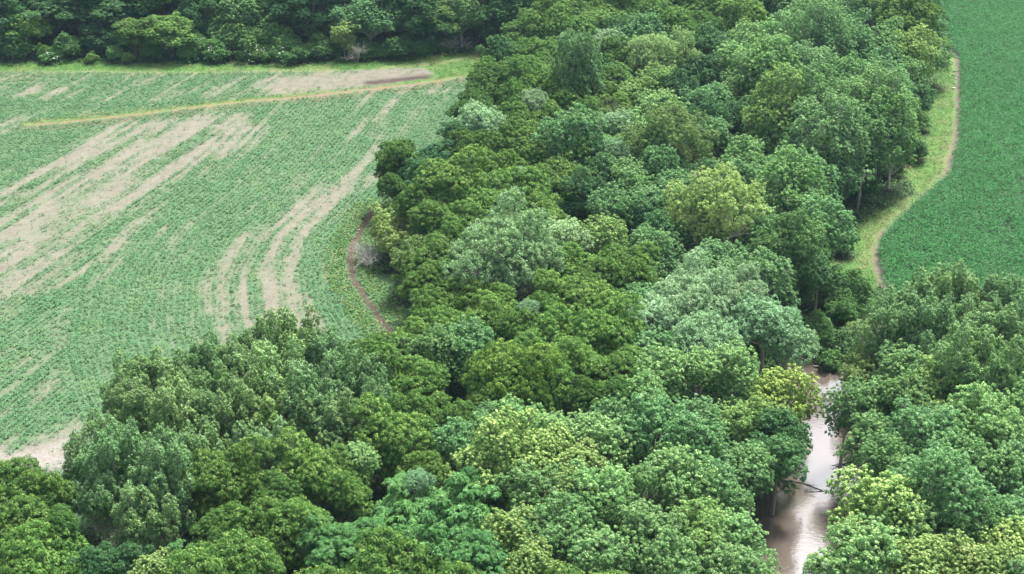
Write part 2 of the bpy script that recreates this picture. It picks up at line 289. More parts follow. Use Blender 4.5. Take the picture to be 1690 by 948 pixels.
# ------------------------------------------------------------------ the trees: crown centre x, y and crown width as the photo shows them, kind, tint, own label | name used by its neighbours
TREES = [
 # far end of the wood
 (930,25,95,'W','n'),(985,52,75,'W','l'),(965,8,85,'W','n'),(1035,12,85,'W','n'),(1090,22,95,'W','n'),(1010,38,80,'W','l'),(1150,8,90,'W','n'),
 (1190,18,50,'D','d'),(1228,38,85,'W','l','round-topped walnut with a bright rim in front of dark trees|the bright-rimmed round walnut'),(1272,12,95,'D','d','very dark broad tree at the far end of the wood|the very dark far tree'),
 (1325,30,75,'M','n'),(1288,42,55,'M','b'),(1372,10,75,'D','n'),(1420,22,80,'M','b'),
 (1487,30,95,'W','l','large round tree whose bright edge meets the top of the corn|the round tree meeting the corn'),
 (1395,50,60,'M','g','pale greyish maple with thin bare twigs on top|the pale greyish maple'),
 (1488,62,58,'Y','l','bright lime-green tree near the top corner of the grass verge|the lime-green tree'),
 (1060,45,90,'W','n'),(1120,45,85,'W','n'),(1160,52,75,'W','d'),(870,22,60,'D','n'),(900,55,70,'W','n'),(1210,10,60,'W','n'),(1330,5,80,'W','n'),(1450,5,70,'M','n'),
 # second band
 (945,62,80,'W','n'),(905,92,85,'W','n'),(880,118,90,'W','n'),(945,78,55,'G','l','small pale silvery tree among olive walnuts at the narrow far end|the small pale silvery tree'),(1000,75,58,'G','g','greyish thinly leaved tree amid olive walnuts|the greyish thin tree'),
 (1018,98,75,'W','n'),(1062,62,85,'M','b'),(1100,52,80,'W','n'),(1138,72,75,'W','d'),
 (1086,98,98,'G','y','pale mint-green flat-topped tree with bare white limbs beneath|the mint-green flat-topped tree'),
 (1160,86,90,'D','n'),(1178,66,60,'D','n'),(1150,125,75,'D','d'),(1135,165,80,'D','d'),
 (955,122,88,'C','b','spiky blue-green tree with upright tufts among walnuts|the spiky blue-green tree'),
 (1235,78,85,'M','l'),(1300,66,95,'M','l'),(1268,118,105,'M','l'),(1350,80,115,'M','b'),(1405,92,95,'M','b'),(1452,98,95,'M','n'),
 (1492,88,88,'P','l','pale creamy-green crown beside the top of the grass verge|the creamy-green crown'),(1492,128,66,'M','n'),(1508,165,52,'D','n','dark bushy tree bulging over the grass verge|the dark bushy tree on the verge'),
 (1330,140,115,'M','g'),(1240,150,95,'M','n'),(1212,112,75,'M','l'),(1395,150,110,'M','n'),(1455,150,100,'M','b'),
 (1455,192,118,'M','l'),(1352,200,120,'M','n'),(1290,188,115,'M','y'),(1215,205,85,'D','n'),
 (1375,238,125,'M','g','wide grey-tinged maple in the eastern half of the wood|the wide grey-tinged maple'),(1320,250,90,'M','g'),(1430,225,95,'M','n'),
 (1476,235,72,'M','y','bright yellow-edged maple overhanging the bend of the verge|the bright maple at the verge bend'),(1482,192,55,'M','n'),(1425,260,50,'D','d'),(1385,295,62,'D','n','dark low tree in the notch where the verge widens|the dark low tree in the notch'),(1180,225,60,'M','b'),
 # walnuts along the western edge and middle
 (800,148,72,'W','d'),(815,128,55,'W','d'),(855,172,70,'W','n'),(785,172,60,'W','d'),(865,140,75,'W','n'),(908,148,65,'W','n'),
 (877,168,45,'G','g','small dusty grey-green tree poking out between walnuts|the small dusty grey-green tree'),
 (930,178,70,'W','n'),(985,168,72,'W','n'),(950,155,60,'W','n'),(1010,135,75,'W','n'),(1012,185,65,'W','y'),
 (902,202,70,'W','l','neat rounded walnut standing clear above the canopy|the neat rounded walnut'),(845,195,60,'W','n'),(945,205,42,'G','b'),
 (795,206,78,'G','g','pale grey-green tree on the soybean edge above dark trees|the pale tree on the soybean edge'),(750,218,40,'D','n'),(770,185,50,'W','d'),
 (1078,150,75,'M','y','bright yellow-green maple below the flat-topped mint tree|the bright yellow-green maple'),(1045,170,60,'M','y'),(1092,192,75,'M','l'),
 (1018,205,60,'G','g'),(1040,222,75,'M','l'),(950,235,105,'M','b','smooth flat-crowned green tree across the middle of the walnuts|the smooth flat-crowned tree'),
 (1092,245,120,'Y','d','tall olive-yellow tree rising from the middle of the wood|the tall olive-yellow tree'),(1130,262,80,'Y','d'),
 (785,250,95,'W','d'),(850,238,80,'W','n'),(900,258,70,'W','n'),
 (658,272,75,'W','d','dark walnut with bare grey limbs leaning out over soybeans|the dark leaning walnut'),(650,310,50,'W','d'),
 (715,258,52,'D','b'),(700,285,60,'D','b'),(737,245,45,'D','d'),(695,318,52,'D','b','blue-green bushy tree at the foot of the dark leaning walnut|the blue-green bushy tree'),
 (755,292,60,'W','d'),(800,285,62,'W','l'),(838,282,62,'W','y'),
 (862,292,36,'G','g','small whitish tree speckled with pale leaves among walnuts|the small whitish tree'),
 (880,262,80,'W','n'),(945,258,95,'W','n'),(930,300,105,'W','n'),(1005,252,62,'G','b','blue-grey rounded tree beside the tall olive-yellow tree|the blue-grey rounded tree'),
 (1000,290,75,'D','n'),(880,300,60,'W','n'),
 (742,315,105,'W','l','large bright walnut crown above the yellow thicket|the bright walnut crown'),(800,345,95,'W','l'),(862,322,95,'W','l'),(895,355,80,'W','l'),(718,362,75,'W','n'),
 (770,372,85,'W','n'),(740,402,90,'W','n'),(830,385,65,'W','y'),(885,372,60,'W','y'),(690,335,60,'W','n'),
 (652,365,62,'Y','l','light yellow-green tree above the brown drainage strip|the yellow-green edge tree'),(628,378,36,'Y','l'),(648,398,50,'Y','l'),(672,352,50,'Y','l'),
 (680,432,66,'Y','d','olive-yellow bushy tree beside the grey dead brush|the olive-yellow bushy tree'),(702,466,74,'W','n'),(732,458,90,'W','n'),(718,425,80,'W','n'),
 (842,420,170,'G','n','big pale silvery domed tree standing out among walnuts|the big silvery dome'),(925,392,80,'G','l'),
 (940,445,85,'W','l'),(1000,398,80,'M','y'),(975,330,85,'D','n'),(1005,350,75,'M','b'),(1042,318,65,'M','n'),(1035,290,60,'M','n'),(1055,355,65,'D','n'),(1090,385,70,'D','n'),
 (1072,340,65,'M','b'),(1115,312,65,'M','b'),(1130,335,50,'M','n'),(1160,290,60,'D','n'),
 (1168,355,135,'Y','l','large pale yellow-green tree with thin grey twigs on top|the large pale yellow tree'),(1110,415,65,'Y','n'),(1190,395,80,'Y','n'),
 (1045,465,90,'W','n'),(1000,455,75,'W','n'),(970,475,60,'W','n'),
 (1225,272,80,'M','l','light fan-shaped maple behind a dense dark-flanked maple|the light fan-shaped maple'),(1300,305,105,'M','l'),(1325,345,76,'M','n'),(1270,350,80,'M','n'),(1255,385,60,'M','b'),(1338,392,50,'M','l'),
 (1295,415,122,'D','y','dark tree with drooping layered sprays beside the verge|the dark drooping tree'),(1280,440,80,'D','n'),
 (1382,480,75,'S','d','wispy dark shrub at the foot of the dark drooping tree|the wispy dark shrub'),(1352,452,55,'D','n'),
 (1150,505,145,'G','g','huge grey-green cottonwood above the riverbank|the huge grey-green cottonwood'),(1090,520,95,'G','g'),(1215,510,115,'G','g'),(1265,530,110,'G','b'),(1308,542,80,'G','b'),(1160,560,100,'G','b'),
 # middle belt of walnuts
 (765,498,90,'W','n'),(714,520,88,'W','n'),(685,562,80,'W','l'),(735,545,85,'W','l'),(800,528,95,'W','l'),(850,540,75,'W','n'),
 (942,500,95,'W','l'),(900,520,75,'W','n'),(985,520,105,'W','l'),(872,508,34,'G','b'),(825,490,50,'W','l'),
 (920,562,105,'W','l'),(1000,562,105,'W','l'),(1022,612,95,'W','n'),(955,600,95,'W','l'),
 (718,590,95,'M','n','open-crowned tree showing slender dark stems in the middle belt|the slender-stemmed tree'),(690,632,95,'W','l'),(772,578,90,'M','b'),
 (845,640,135,'W','y','big rounded walnut with fresh yellow tips in mid wood|the big fresh-tipped walnut'),(905,655,110,'W','l'),(868,598,95,'W','l'),(800,660,60,'W','n'),(960,650,60,'W','d'),(1010,650,65,'W','d'),
 (812,692,48,'M','b'),(745,695,75,'W','n'),(665,690,90,'W','n'),(655,740,120,'W','l','broad layered walnut between the poplars and the pale-tipped maple|the broad layered walnut'),(700,770,60,'W','n'),
 # cottonwoods at the lower soybean corner
 (430,570,80,'C','d'),(482,580,95,'C','n'),(545,605,92,'C','b'),(600,640,80,'C','b'),(622,672,65,'C','b'),(352,602,80,'C','d'),(395,600,70,'C','n'),
 (455,640,110,'C','l','tallest poplar with upright pale-tipped shoots near the soybeans|the tallest poplar'),(515,668,115,'C','b'),(240,625,85,'C','n'),(205,665,70,'C','n'),(290,650,95,'C','n'),
 (345,655,80,'C','n'),(232,700,100,'C','n'),(300,712,110,'C','l'),(400,690,95,'C','n'),(470,700,90,'C','y'),(550,700,90,'C','n'),
 (325,765,105,'C','n'),(142,770,70,'C','b','narrow bluish poplar at the edge of the bare sandy patch|the narrow bluish poplar'),(200,785,110,'C','b'),(270,805,120,'C','b'),(165,830,70,'C','b'),(245,870,90,'C','n'),
 (440,752,92,'C','g','poplar with pinkish seed clusters above the exposed forked trunk|the pinkish-seeded poplar'),(590,760,60,'M','l'),(180,730,75,'C','n'),
 (555,775,85,'W','n'),(520,800,120,'W','l','wide walnut crown with bright ridges in front of the poplars|the bright-ridged walnut'),(455,815,80,'W','d'),(430,890,125,'W','n'),(500,860,90,'W','l'),(575,815,75,'W','n'),(355,872,65,'W','d'),(390,850,50,'W','n'),
 (20,800,95,'W','n'),(72,820,95,'W','n'),(30,875,110,'W','n'),(95,870,70,'W','d'),(70,925,115,'W','l','bright walnut crown cut by the bottom edge below the sandy patch|the bright corner walnut'),(15,940,90,'W','n'),(255,942,65,'P','n'),(295,925,55,'T','n'),(160,930,60,'D','d'),(210,925,60,'D','d'),
 # bluish trees at the bottom
 (560,905,95,'T','n'),(525,885,65,'T','n'),(610,890,80,'T','n'),(665,850,115,'T','l','bluish-green tree with large star-like sprays in tiers|the tiered bluish tree'),(755,850,120,'T','l','bright bluish-green tree with drooping fans beside a pale-tipped maple|the drooping bluish tree'),(700,910,110,'T','n'),(790,915,90,'T','n'),(770,805,70,'T','n'),
 (688,792,42,'G','b'),
 (750,735,75,'M','b'),(795,712,60,'M','b'),(845,708,85,'M','l'),(905,712,60,'M','l'),
 (830,765,140,'P','l','broad maple densely dotted with pale yellow tips|the pale-dotted maple'),(905,755,105,'P','l'),(960,770,85,'P','n'),(1005,748,105,'M','l'),(965,718,75,'M','l'),(1015,705,85,'M','b'),(1078,725,125,'M','b','bluish maple spreading above a dark hollow with bare stems|the bluish spreading maple'),
 (870,830,110,'M','n'),(840,890,95,'P','n'),(950,815,75,'P','n'),(930,880,125,'M','n'),(1000,840,130,'M','l'),(1062,890,110,'M','n'),(990,925,100,'M','n'),(880,940,80,'P','n'),(1060,790,45,'M','l'),(1002,798,38,'W','l'),
 (1132,810,110,'M','l'),(1105,775,75,'M','l'),(1145,870,115,'M','y'),(1185,915,110,'M','n'),(1232,918,95,'M','n'),(1268,948,70,'M','n'),(1215,855,85,'M','l'),(1100,935,100,'M','n'),
 (1150,690,75,'M','b'),(1098,628,95,'M','l','light mint maple with a pale twiggy core beside dark walnuts|the light mint maple'),(1150,610,70,'M','l'),(1060,655,70,'M','l'),(1205,620,90,'M','l'),(1215,680,75,'M','y'),
 (1178,690,40,'Y','x','thin dying tree with yellow leaves amid green maples|the yellow dying tree'),
 (1288,632,100,'P','x','riverside tree with yellow-tipped leaves above dark foliage|the yellow-tipped riverside tree'),(1265,665,70,'P','n'),(1288,690,100,'D','n'),(1288,720,80,'D','l','low spreading tree reaching its leafy boughs over the river|the boughs over the river'),(1245,745,80,'M','n'),(1205,755,95,'M','b'),(1218,795,50,'M','n'),(1175,790,80,'M','b'),(1150,740,85,'M','b'),
 # east of the river
 (1445,562,68,'Y','n','feathery yellow-green tree above the vine-covered bank|the feathery yellow-green tree'),(1428,600,70,'Y','d'),(1402,648,66,'M','d'),(1445,640,80,'M','n'),(1442,700,88,'M','n'),(1466,748,80,'M','n','dense green maple hugging the far bank at the river bend|the maple hugging the bank'),(1495,610,80,'M','n'),(1495,650,80,'M','n'),
 (1545,628,80,'M','y'),(1525,675,95,'Y','l','yellow-flushed maple beyond the river|the yellow-flushed maple'),(1592,650,75,'M','y'),(1545,735,130,'M','b'),(1600,705,115,'M','l'),(1655,735,105,'M','l'),(1680,670,80,'M','l'),(1650,790,90,'M','n'),(1600,785,60,'Y','d','small golden-leaved tree in a gap between maples|the small golden tree'),(1585,760,80,'M','n'),(1688,770,80,'M','b'),
 (1452,845,128,'P','l','broad dome-shaped maple with cream tips beside the muddy water|the cream-tipped dome'),(1415,872,58,'P','n'),(1560,825,150,'M','b','broad smooth blue-green dome beside the cream-tipped one|the smooth blue-green dome'),(1490,880,95,'M','n'),(1600,880,90,'M','n'),(1655,860,75,'M','b'),(1500,800,80,'M','n'),
 (1370,925,85,'M','l'),(1440,925,120,'M','l'),(1520,935,95,'P','n'),(1595,938,100,'P','n'),(1665,915,90,'P','l'),(1640,945,80,'P','n'),(1690,860,60,'M','b'),
 (1500,512,80,'C','b'),(1550,498,85,'C','n'),(1600,510,85,'C','n'),(1650,515,90,'C','b'),(1690,530,80,'C','b'),(1475,550,80,'C','b','dark poplar standing at the lower end of the dirt track|the poplar by the track end'),(1530,555,95,'C','b'),(1590,560,100,'C','n'),(1650,565,95,'C','n'),(1615,620,110,'C','n','poplar with heavy rounded crown in front of the poplar row|the heavy-crowned poplar'),(1560,600,75,'C','b'),(1685,620,80,'C','b'),
]
# trees and shrubs of the wood edge beyond the soybeans: foot x, y, crown width, height in metres
EDGE = [
 (15,92,95,15,'D','n'),(48,98,52,8.5,'W','l'),(122,86,165,16,'D','n','broad round dark tree at the start of the far wood edge|the broad dark edge tree'),(205,78,90,15,'D','n'),(220,102,60,7.5,'W','n'),(280,102,82,8.5,'W','l','rounded light green small tree against the far dark wood|the rounded light edge tree'),
 (262,72,85,18,'W','n'),(318,98,55,5,'S','n'),(330,80,70,12.5,'D','n'),(355,66,85,18,'M','b'),(388,98,72,7,'S','n'),(402,86,85,12,'M','n'),(150,72,90,18,'D','n'),(60,70,90,18,'D','n'),
 (448,96,60,7,'S','n'),(440,76,85,16,'M','b'),(505,88,115,16,'D','b'),(470,100,50,5,'S','n'),(545,74,80,18,'M','b'),
 (568,101,44,7.5,'Y','n','small yellowish tree standing before the dark far wood|the small yellowish edge tree'),(610,94,85,11,'M','b'),(640,78,100,18,'D','n'),(690,92,90,13,'D','n'),(720,88,80,10,'W','n'),(700,68,90,19,'D','n'),
 (762,84,62,11.5,'M','l','light green tree with a slender white trunk at the far wood|the white-trunked edge tree'),(735,66,75,15,'M','n'),(798,68,75,17,'M','b'),(840,84,95,14,'D','n','large dark tree where the mown grass meets the wood|the dark tree at the grass corner'),(870,78,70,14,'D','n'),(815,86,40,6,'D','n'),
 (665,98,60,4.5,'S','d'),(600,101,45,3.2,'S','d'),(530,101,48,4,'S','n'),(505,103,44,3.5,'S','n'),(635,100,38,3,'S','n'),(700,96,44,3.5,'S','d'),(735,90,34,2.5,'S','n'),
 (72,104,17,3.4,'S','y','round pale bush beside white elder flowers|the round pale bush'),(150,107,19,2.2,'S','y','lone clipped-looking round bush before the dark wood'),(190,105,24,3.2,'S','l','upright light bush beside a small round one'),(212,107,19,2.2,'S','y'),
 (110,102,40,4.5,'S','n'),(30,104,45,5,'S','d'),(8,100,50,7,'M','d'),(170,98,60,6,'D','d'),(250,103,34,3.5,'S','n'),
 (85,107,36,2.4,'S','f','elder bush with white flowers near the round pale bush'),(310,104,34,3.2,'S','f','elder bush with a few white flowers beside a rounded shrub'),(356,105,44,3.6,'S','f','elder bush thick with white flower heads below a light shrub'),
 (418,106,42,3.2,'S','f','elder bush with scattered white flowers at the dark wood'),(470,107,55,3.4,'S','f','wide elder bush with creamy flowers, last of the flowering row'),(445,106,38,3,'S','f','low elder bush with cream flowers between two wider ones'),
 (1425,330,48,4,'S','d'),(1470,298,46,4,'S','d'),(1505,268,45,4,'S','d'),(1515,222,40,3.5,'S','n'),(1520,180,36,3.5,'S','d'),(1518,130,32,3,'S','n'),(1386,425,45,3.5,'S','d'),(1405,500,50,3.5,'S','n'),(1395,540,60,4,'S','n'),(1345,575,60,4,'S','l'),(1376,600,40,3,'S','n'),
 (-20,44,120,19,'D','n'),(70,42,120,19,'D','n'),(150,42,120,19,'D','n'),(235,42,120,19,'D','n'),(320,40,120,19,'D','n'),(410,40,120,19,'D','n'),(500,40,120,19,'D','n'),(600,40,120,19,'D','n'),(690,38,120,19,'D','n'),(770,34,120,19,'D','n'),(250,60,70,12,'D','n'),
 (20,60,110,19,'D','n'),(100,58,110,19,'D','n'),(190,58,110,19,'D','n'),(280,56,110,19,'D','n'),(370,54,110,19,'D','n'),(460,54,110,19,'D','n'),(560,54,110,19,'D','n'),(640,52,110,19,'D','n'),(730,46,100,19,'D','n'),(800,46,100,19,'D','n'),(870,44,90,17,'D','n'),(-60,90,110,17,'D','n'),
]
LMX = [(590,440,"the brown drainage strip"),(600,520,"the reddish bare strip"),(90,755,"the bare sandy patch"),(1350,780,"the river bend"),(1400,590,"the vine-covered bank"),(1290,880,"the lower river"),(1345,640,"the upper river"),
 (1447,50,"the bare dead tree"),(820,100,"the mown grass corner"),(350,790,"the exposed forked trunk"),(612,428,"the grey dead brush")]
LOOK = {'G': ["silvery tree","silvery loose-crowned tree","pale silvery tree"],'W': ["olive walnut","dense walnut","feathery walnut","layered walnut"],'C': ["upright poplar","airy poplar","narrow poplar","tufted poplar"],'M': ["leafy maple","spreading maple","rounded maple","fine-leaved maple"],
 'P': ["pale-tipped maple","cream-tipped maple"],'T': ["bluish fan-leaved tree","tiered bluish tree"],'D': ["dark tree","dense dark tree","leafy dark tree"],'Y': ["yellowish tree","yellow-green tree"],'S': ["green shrub","leafy shrub","rounded shrub"]}
TINTN = {'n': '', 'l': 'light ', 'd': 'deep green ', 'y': 'yellow-tinged ', 'b': 'bluish ', 'g': 'greyish ', 'x': 'bright ', 'f': ''}
TINT = {'n': (1,1,1), 'l': (1.32,1.26,1.28), 'd': (.74,.80,.80), 'y': (1.25,1.14,.95), 'b': (.93,1.0,1.10), 'g': (1.2,1.14,1.35), 'x': (1.2,1.12,.9), 'f': (1,1.05,1)}
NAMES = {'G': 'cottonwood_tree', 'W': 'walnut_tree', 'C': 'poplar_tree', 'M': 'maple_tree', 'P': 'maple_tree', 'T': 'locust_tree', 'D': 'broadleaf_tree', 'Y': 'boxelder_tree', 'S': 'shrub'}
GROUPS = {'G': 'silvery trees of the wood', 'W': 'walnut trees of the wood', 'C': 'poplars of the wood', 'M': 'maples of the wood', 'P': 'maples of the wood', 'T': 'bluish trees at the near edge', 'D': 'dark broadleaf trees', 'Y': 'yellowish trees of the wood', 'S': 'shrubs along the far wood edge'}
used = set()
LM = list(LMX)+[(t[0], t[1], t[5].split('|')[1]) for t in TREES if len(t) > 5 and '|' in t[5]]
LM += [(t[0], t[1]-t[3]*4, t[6].split('|')[1]) for t in EDGE if len(t) > 6 and '|' in t[6]]
def rel(px, py, l):
    dx, dy = px-l[0], (py-l[1])*1.5
    if abs(dx) > abs(dy): return "on the corn side of" if dx > 0 else "on the soybean side of"
    return "in front of" if dy > 0 else "behind"
def size_word(wm): return "small " if wm < 6.5 else ("broad " if wm > 11 else "")
def auto_label(px, py, sp, tint, wm):
    near = sorted(LM, key=lambda l: math.hypot(px-l[0], 1.5*(py-l[1])))[:7]
    base = size_word(wm)+TINTN[tint]
    for look in LOOK[sp]:
        for l in near[:2]:
            s = f"{base}{look} {rel(px,py,l)} {l[2]}"
            if s not in used and len(s.split()) <= 15: used.add(s); return s
    for l in near[:5]:
        for l2 in near:
            if l2 is l: continue
            s = f"{base}{LOOK[sp][0]} between {l[2]} and {l2[2]}"
            if s not in used and len(s.split()) <= 15: used.add(s); return s
    for look in LOOK[sp]:
        for l in near:
            s = f"{base}{look} {rel(px,py,l)} {l[2]}"
            if s not in used and len(s.split()) <= 15: used.add(s); return s
    return f"{base}{LOOK[sp][0]} among many in the dense canopy"

def place(pr, sp, x, y, sx, sz, rz, tint, label, var=None, name=None, group=None, trunk=True, lift=0.0):
    z = float(terrain(np.array([[x, y]]))[0])
    e = bpy.data.objects.new(name or NAMES[sp], None); scn.collection.objects.link(e); e.empty_display_size = 1
    e.location = (x, y, z-.05); e.rotation_euler = (0, 0, rz); e.scale = (sx, sx, sz)
    cat = 'shrub' if sp == 'S' else 'tree'
    tag(e, label, cat, group or GROUPS[sp])
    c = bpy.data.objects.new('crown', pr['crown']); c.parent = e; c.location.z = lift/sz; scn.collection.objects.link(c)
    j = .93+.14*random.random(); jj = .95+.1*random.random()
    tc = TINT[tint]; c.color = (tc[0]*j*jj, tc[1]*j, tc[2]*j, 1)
    if trunk:
        t = bpy.data.objects.new('trunk' if sp != 'S' else 'stem', pr['trunk']); t.parent = e; t.location.z = lift/sz; scn.collection.objects.link(t)
    return e

KW = .525
BASES = []           # x, y, crown radius
def tree_from_crown(px, py, wpx, sp, tint, label, hadd=0.0):
    p = at(px, py, 11); pr = pick(sp, wpx*KW*slant(p)/F); z = 11.0; hj = .86+.34*random.random() if not label else 1.1
    for _ in range(4):
        p = at(px, py, z); R = wpx*KW*slant(p)/F
        s = R/pr['R']; H0 = min(pr['top']*s*hj, 20); H = H0 if sp == 'S' else max(H0, 6.0 if sp == 'Y' else 10.5)
        sz = H0/pr['top']; z = H-pr['a']*sz*.85
    k = BASES; BASES.append((p[0], p[1], R))
    used.add(label or '')
    return place(pr, sp, p[0], p[1], s, sz, random.random()*6.28, tint, label or auto_label(px, py, sp, tint, 2*R), lift=H-H0)
for t in TREES:
    px, py, wpx, sp, tint = t[:5]; lab = t[5].split('|')[0] if len(t) > 5 else None
    tree_from_crown(px, py, wpx, sp, tint, lab)
for t in EDGE:
    px, py, wpx, H, sp, tint = t[:6]; lab = t[6].split('|')[0] if len(t) > 6 else None
    p = at(px, py, 0); R = wpx*.54*slant(p)/F; pr = pick(sp, R)
    p[1] += R*.6
    if lab: used.add(lab)
    e = place(pr, sp, p[0], p[1], R/pr['R'], H/pr['top'], random.random()*6.28, tint, lab or auto_label(px, py-H*4, sp, tint, 2*R), group='trees and shrubs of the far wood edge' if px < 1000 else 'shrubs along the grass verge')
    BASES.append((p[0], p[1], min(R, 5)))
    if tint == 'f':      # white flower heads
        g = np.random.default_rng(int(px)); n = 22; V = []; Fc = []
        pr_ = pr; rr = pr['R']*.93; zz = pr['zc']; aa = pr['a']
        for i in range(n):
            a = g.random()*6.28; q = g.random()*.8+.15; c = np.array([math.cos(a)*rr*math.sqrt(1-q*q), math.sin(a)*rr*math.sqrt(1-q*q), zz+aa*q])*1.03
            for _ in range(7):
                o_ = c+g.normal(0, .07, 3); u = unit(g.normal(0, 1, 3)*np.array([1, 1, .3])); v = unit(np.cross(u, [0, 0, 1.])+g.normal(0, .2, 3)); r = .05+.04*g.random()
                b = len(V); V += [o_+u*r, o_+v*r, o_-u*r, o_-v*r]; Fc.append((b, b+1, b+2, b+3))
        if 'FLOW' not in globals():
            FLOW, t_, p_, _o = mat_new("white_blossom"); p_.inputs['Base Color'].default_value = (.78, .78, .66, 1); p_.inputs['Roughness'].default_value = .7
        link('blossom', mesh_np('blossom', np.array(V), Fc), FLOW, e)

# trees filling the wood between and behind the ones above
WOOD = [poly([(870,60),(940,-70),(1500,-70),(1515,45),(1528,200),(1500,262),(1390,318),(1345,400),(1375,490),(1330,560),(1240,575),(1080,545),(1180,640),(1240,720),(1190,830),(1210,960),(1170,1180),(-120,1180),(-120,905),(60,905),(120,905),(240,800),(330,745),(430,700),(690,700),(705,600),(700,520),(690,450),(722,375),(790,255),(800,180),(850,120)]),
        poly([(1480,560),(1800,560),(1800,1180),(1400,1180),(1400,950),(1420,850),(1440,760),(1420,700),(1430,640)])]
g = np.random.default_rng(21); nfill = 0
GAP = [at(1172, 222)[:2], at(1160, 185)[:2], at(975, 440)[:2], at(1200, 330)[:2]]       # dark hollows in the canopy
lo_ = np.vstack(WOOD).min(0); hi_ = np.vstack(WOOD).max(0)
cand = lo_+(hi_-lo_)*g.random((9000, 2))
cand = cand[(inside(cand, WOOD[0]) | inside(cand, WOOD[1])) & (river_d(cand) > 3.0)]
for c in cand:
    B = np.array(BASES); d = np.hypot(B[:, 0]-c[0], B[:, 1]-c[1])
    if (d-.55*B[:, 2]).min() < 3.0 or min(np.hypot(*(c-q_)) for q_ in GAP) < 7.5: continue
    H = 9+2.5*g.random(); px, py = project(c[0], c[1], H-3)
    if not (-60 < px < 1750 and -90 < py < 1010): continue
    sp = 'D' if c[1] > 190 and g.random() < .3 else ('M' if px > 1050 else 'W')
    R = 3.4+1.0*g.random(); pr = pick(sp, R)
    place(pr, sp, c[0], c[1], R/pr['R'], H/pr['top'], g.random()*6.28, 'n' if sp != 'M' else 'b', auto_label(px, py, sp, 'n', 6.0), group='lower trees filling the wood')
    BASES.append((c[0], c[1], R)); nfill += 1
print("FILL", nfill, "TREES", len(BASES))

# exposed forked trunk at the foot of the poplars, dead trees and dry brush
def bare(px, py, h, seed, label, color_mat, cat='dead tree', name='dead_tree', wide=1.0):
    p = at(px, py, 0); me = BARE[seed % 3].copy(); me.materials.clear(); me.materials.append(color_mat)
    o = link(name, me); z = float(terrain(p[None, :2])[0]); o.location = (p[0], p[1], z-.05); o.scale = (h/7*wide, h/7*wide, h/7); o.rotation_euler.z = px*.7
    return tag(o, label, cat)
fork = Tubes(); pf = at(352, 838, 0)
fork.add([(0, 0, 0), (-.1, 0, 1.5), (-.2, .1, 3.4), (-.1, .1, 4.6)], [.34, .29, .26, .24], 10)
fork.add([(-.1, .1, 4.4), (-.8, .2, 6.5), (-1.3, .4, 8.8), (-1.5, .6, 11)], [.2, .16, .12, .05], 8)
fork.add([(-.1, .1, 4.3), (.5, 0, 6.3), (1.2, -.2, 8.2), (1.8, 0, 11)], [.2, .17, .12, .05], 8)
fork.add([(.5, 0, 6.3), (.1, .5, 8.5), (0, 1, 10.5)], [.11, .08, .04], 6)
fk = tag(bpy.data.objects.new('poplar_tree', None), 'poplar with a bare forked pale trunk showing under its small crown', 'tree', 'poplars of the wood')
scn.collection.objects.link(fk); fk.location = (pf[0], pf[1], 0); fk.rotation_euler.z = .3
fm = fork.mesh('forked_trunk'); link('trunk', fm, PALEBARK, fk)
cr = bpy.data.objects.new('crown', PROTO['C'][1]['crown']); cr.parent = fk; cr.scale = (.5, .5, .42); cr.location = (0, .3, 7.0); scn.collection.objects.link(cr)
bare(1447, 118, 15, 0, 'bare grey dead tree standing before the round tree at the corn', SILVER)
bare(1412, 100, 14, 1, 'thin dead top poking out beside the pale greyish maple', SILVER)
bare(995, 285, 13, 2, 'grey leafless branches showing above the smooth flat-crowned tree', SILVER, wide=.8)
bare(1155, 455, 15.5, 0, 'thin grey twigs rising behind the large pale yellow tree', SILVER, wide=.7)
bare(345, 965, 5, 2, 'dead grey twigs in the dark gap below the forked trunk', SILVER)
bare(612, 448, 3.6, 0, 'grey leafless brush beside the brown drainage strip', SILVER, 'dead brush', 'dead_shrub', 1.7)
bare(604, 436, 3.0, 2, 'dry grey shrub nearest the upper end of the drainage strip', SILVER, 'dead brush', 'dead_shrub', 1.9)
bare(20, 103, 4, 1, 'brown twiggy bush at the start of the far wood edge', BARK, 'dead brush', 'dead_shrub', 1.6)
bare(590, 103, 4.5, 2, 'pale leaning dead branches behind the small yellowish edge tree', SILVER, 'dead brush', 'dead_shrub', 1.6)
bare(745, 90, 4.0, 0, 'grey fallen twigs by the white-trunked edge tree', SILVER, 'dead brush', 'dead_shrub', 2.0)

# ------------------------------------------------------------------ fields, verges, tracks: what grows where
BA = np.array([(b[0], b[1], b[2]) for b in BASES])
def near_tree(P, k=1.0):
    """distance beyond each crown's drip line, smallest over all trees"""
    out = np.full(len(P), 1e9)
    for i in range(0, len(P), 20000):
        q = P[i:i+20000]; d = np.hypot(q[:, 0:1]-BA[None, :, 0], q[:, 1:2]-BA[None, :, 1])-k*BA[None, :, 2]
        out[i:i+20000] = d.min(1)
    return out
GUIDE = poly([(905,60),(850,105),(765,170),(705,270),(645,345),(590,400),(568,450),(578,500),(610,550),(680,630),(780,720),(900,900)])
CORN = poly([(1500,-300),(1500,-60),(1508,30),(1530,66),(1560,80),(1580,95),(1581,150),(1578,230),(1562,290),(1505,340),(1455,390),(1444,430),(1460,485),(1500,530),(1600,570),(2300,590),(3200,-300)])
CEDGE = poly([(1508,30),(1530,66),(1560,80),(1580,95),(1581,150),(1578,230),(1562,290),(1505,340),(1455,390),(1444,430),(1460,485),(1500,530)])
GRASS_L = poly([(-500,100),(0,119),(300,121),(540,118),(640,113),(700,112),(718,122),(640,140),(500,158),(330,178),(130,200),(45,208),(30,203),(200,188),(400,163),(600,146),(735,133),(850,112),(905,80),(880,60),(560,60),(0,60),(-500,60)])
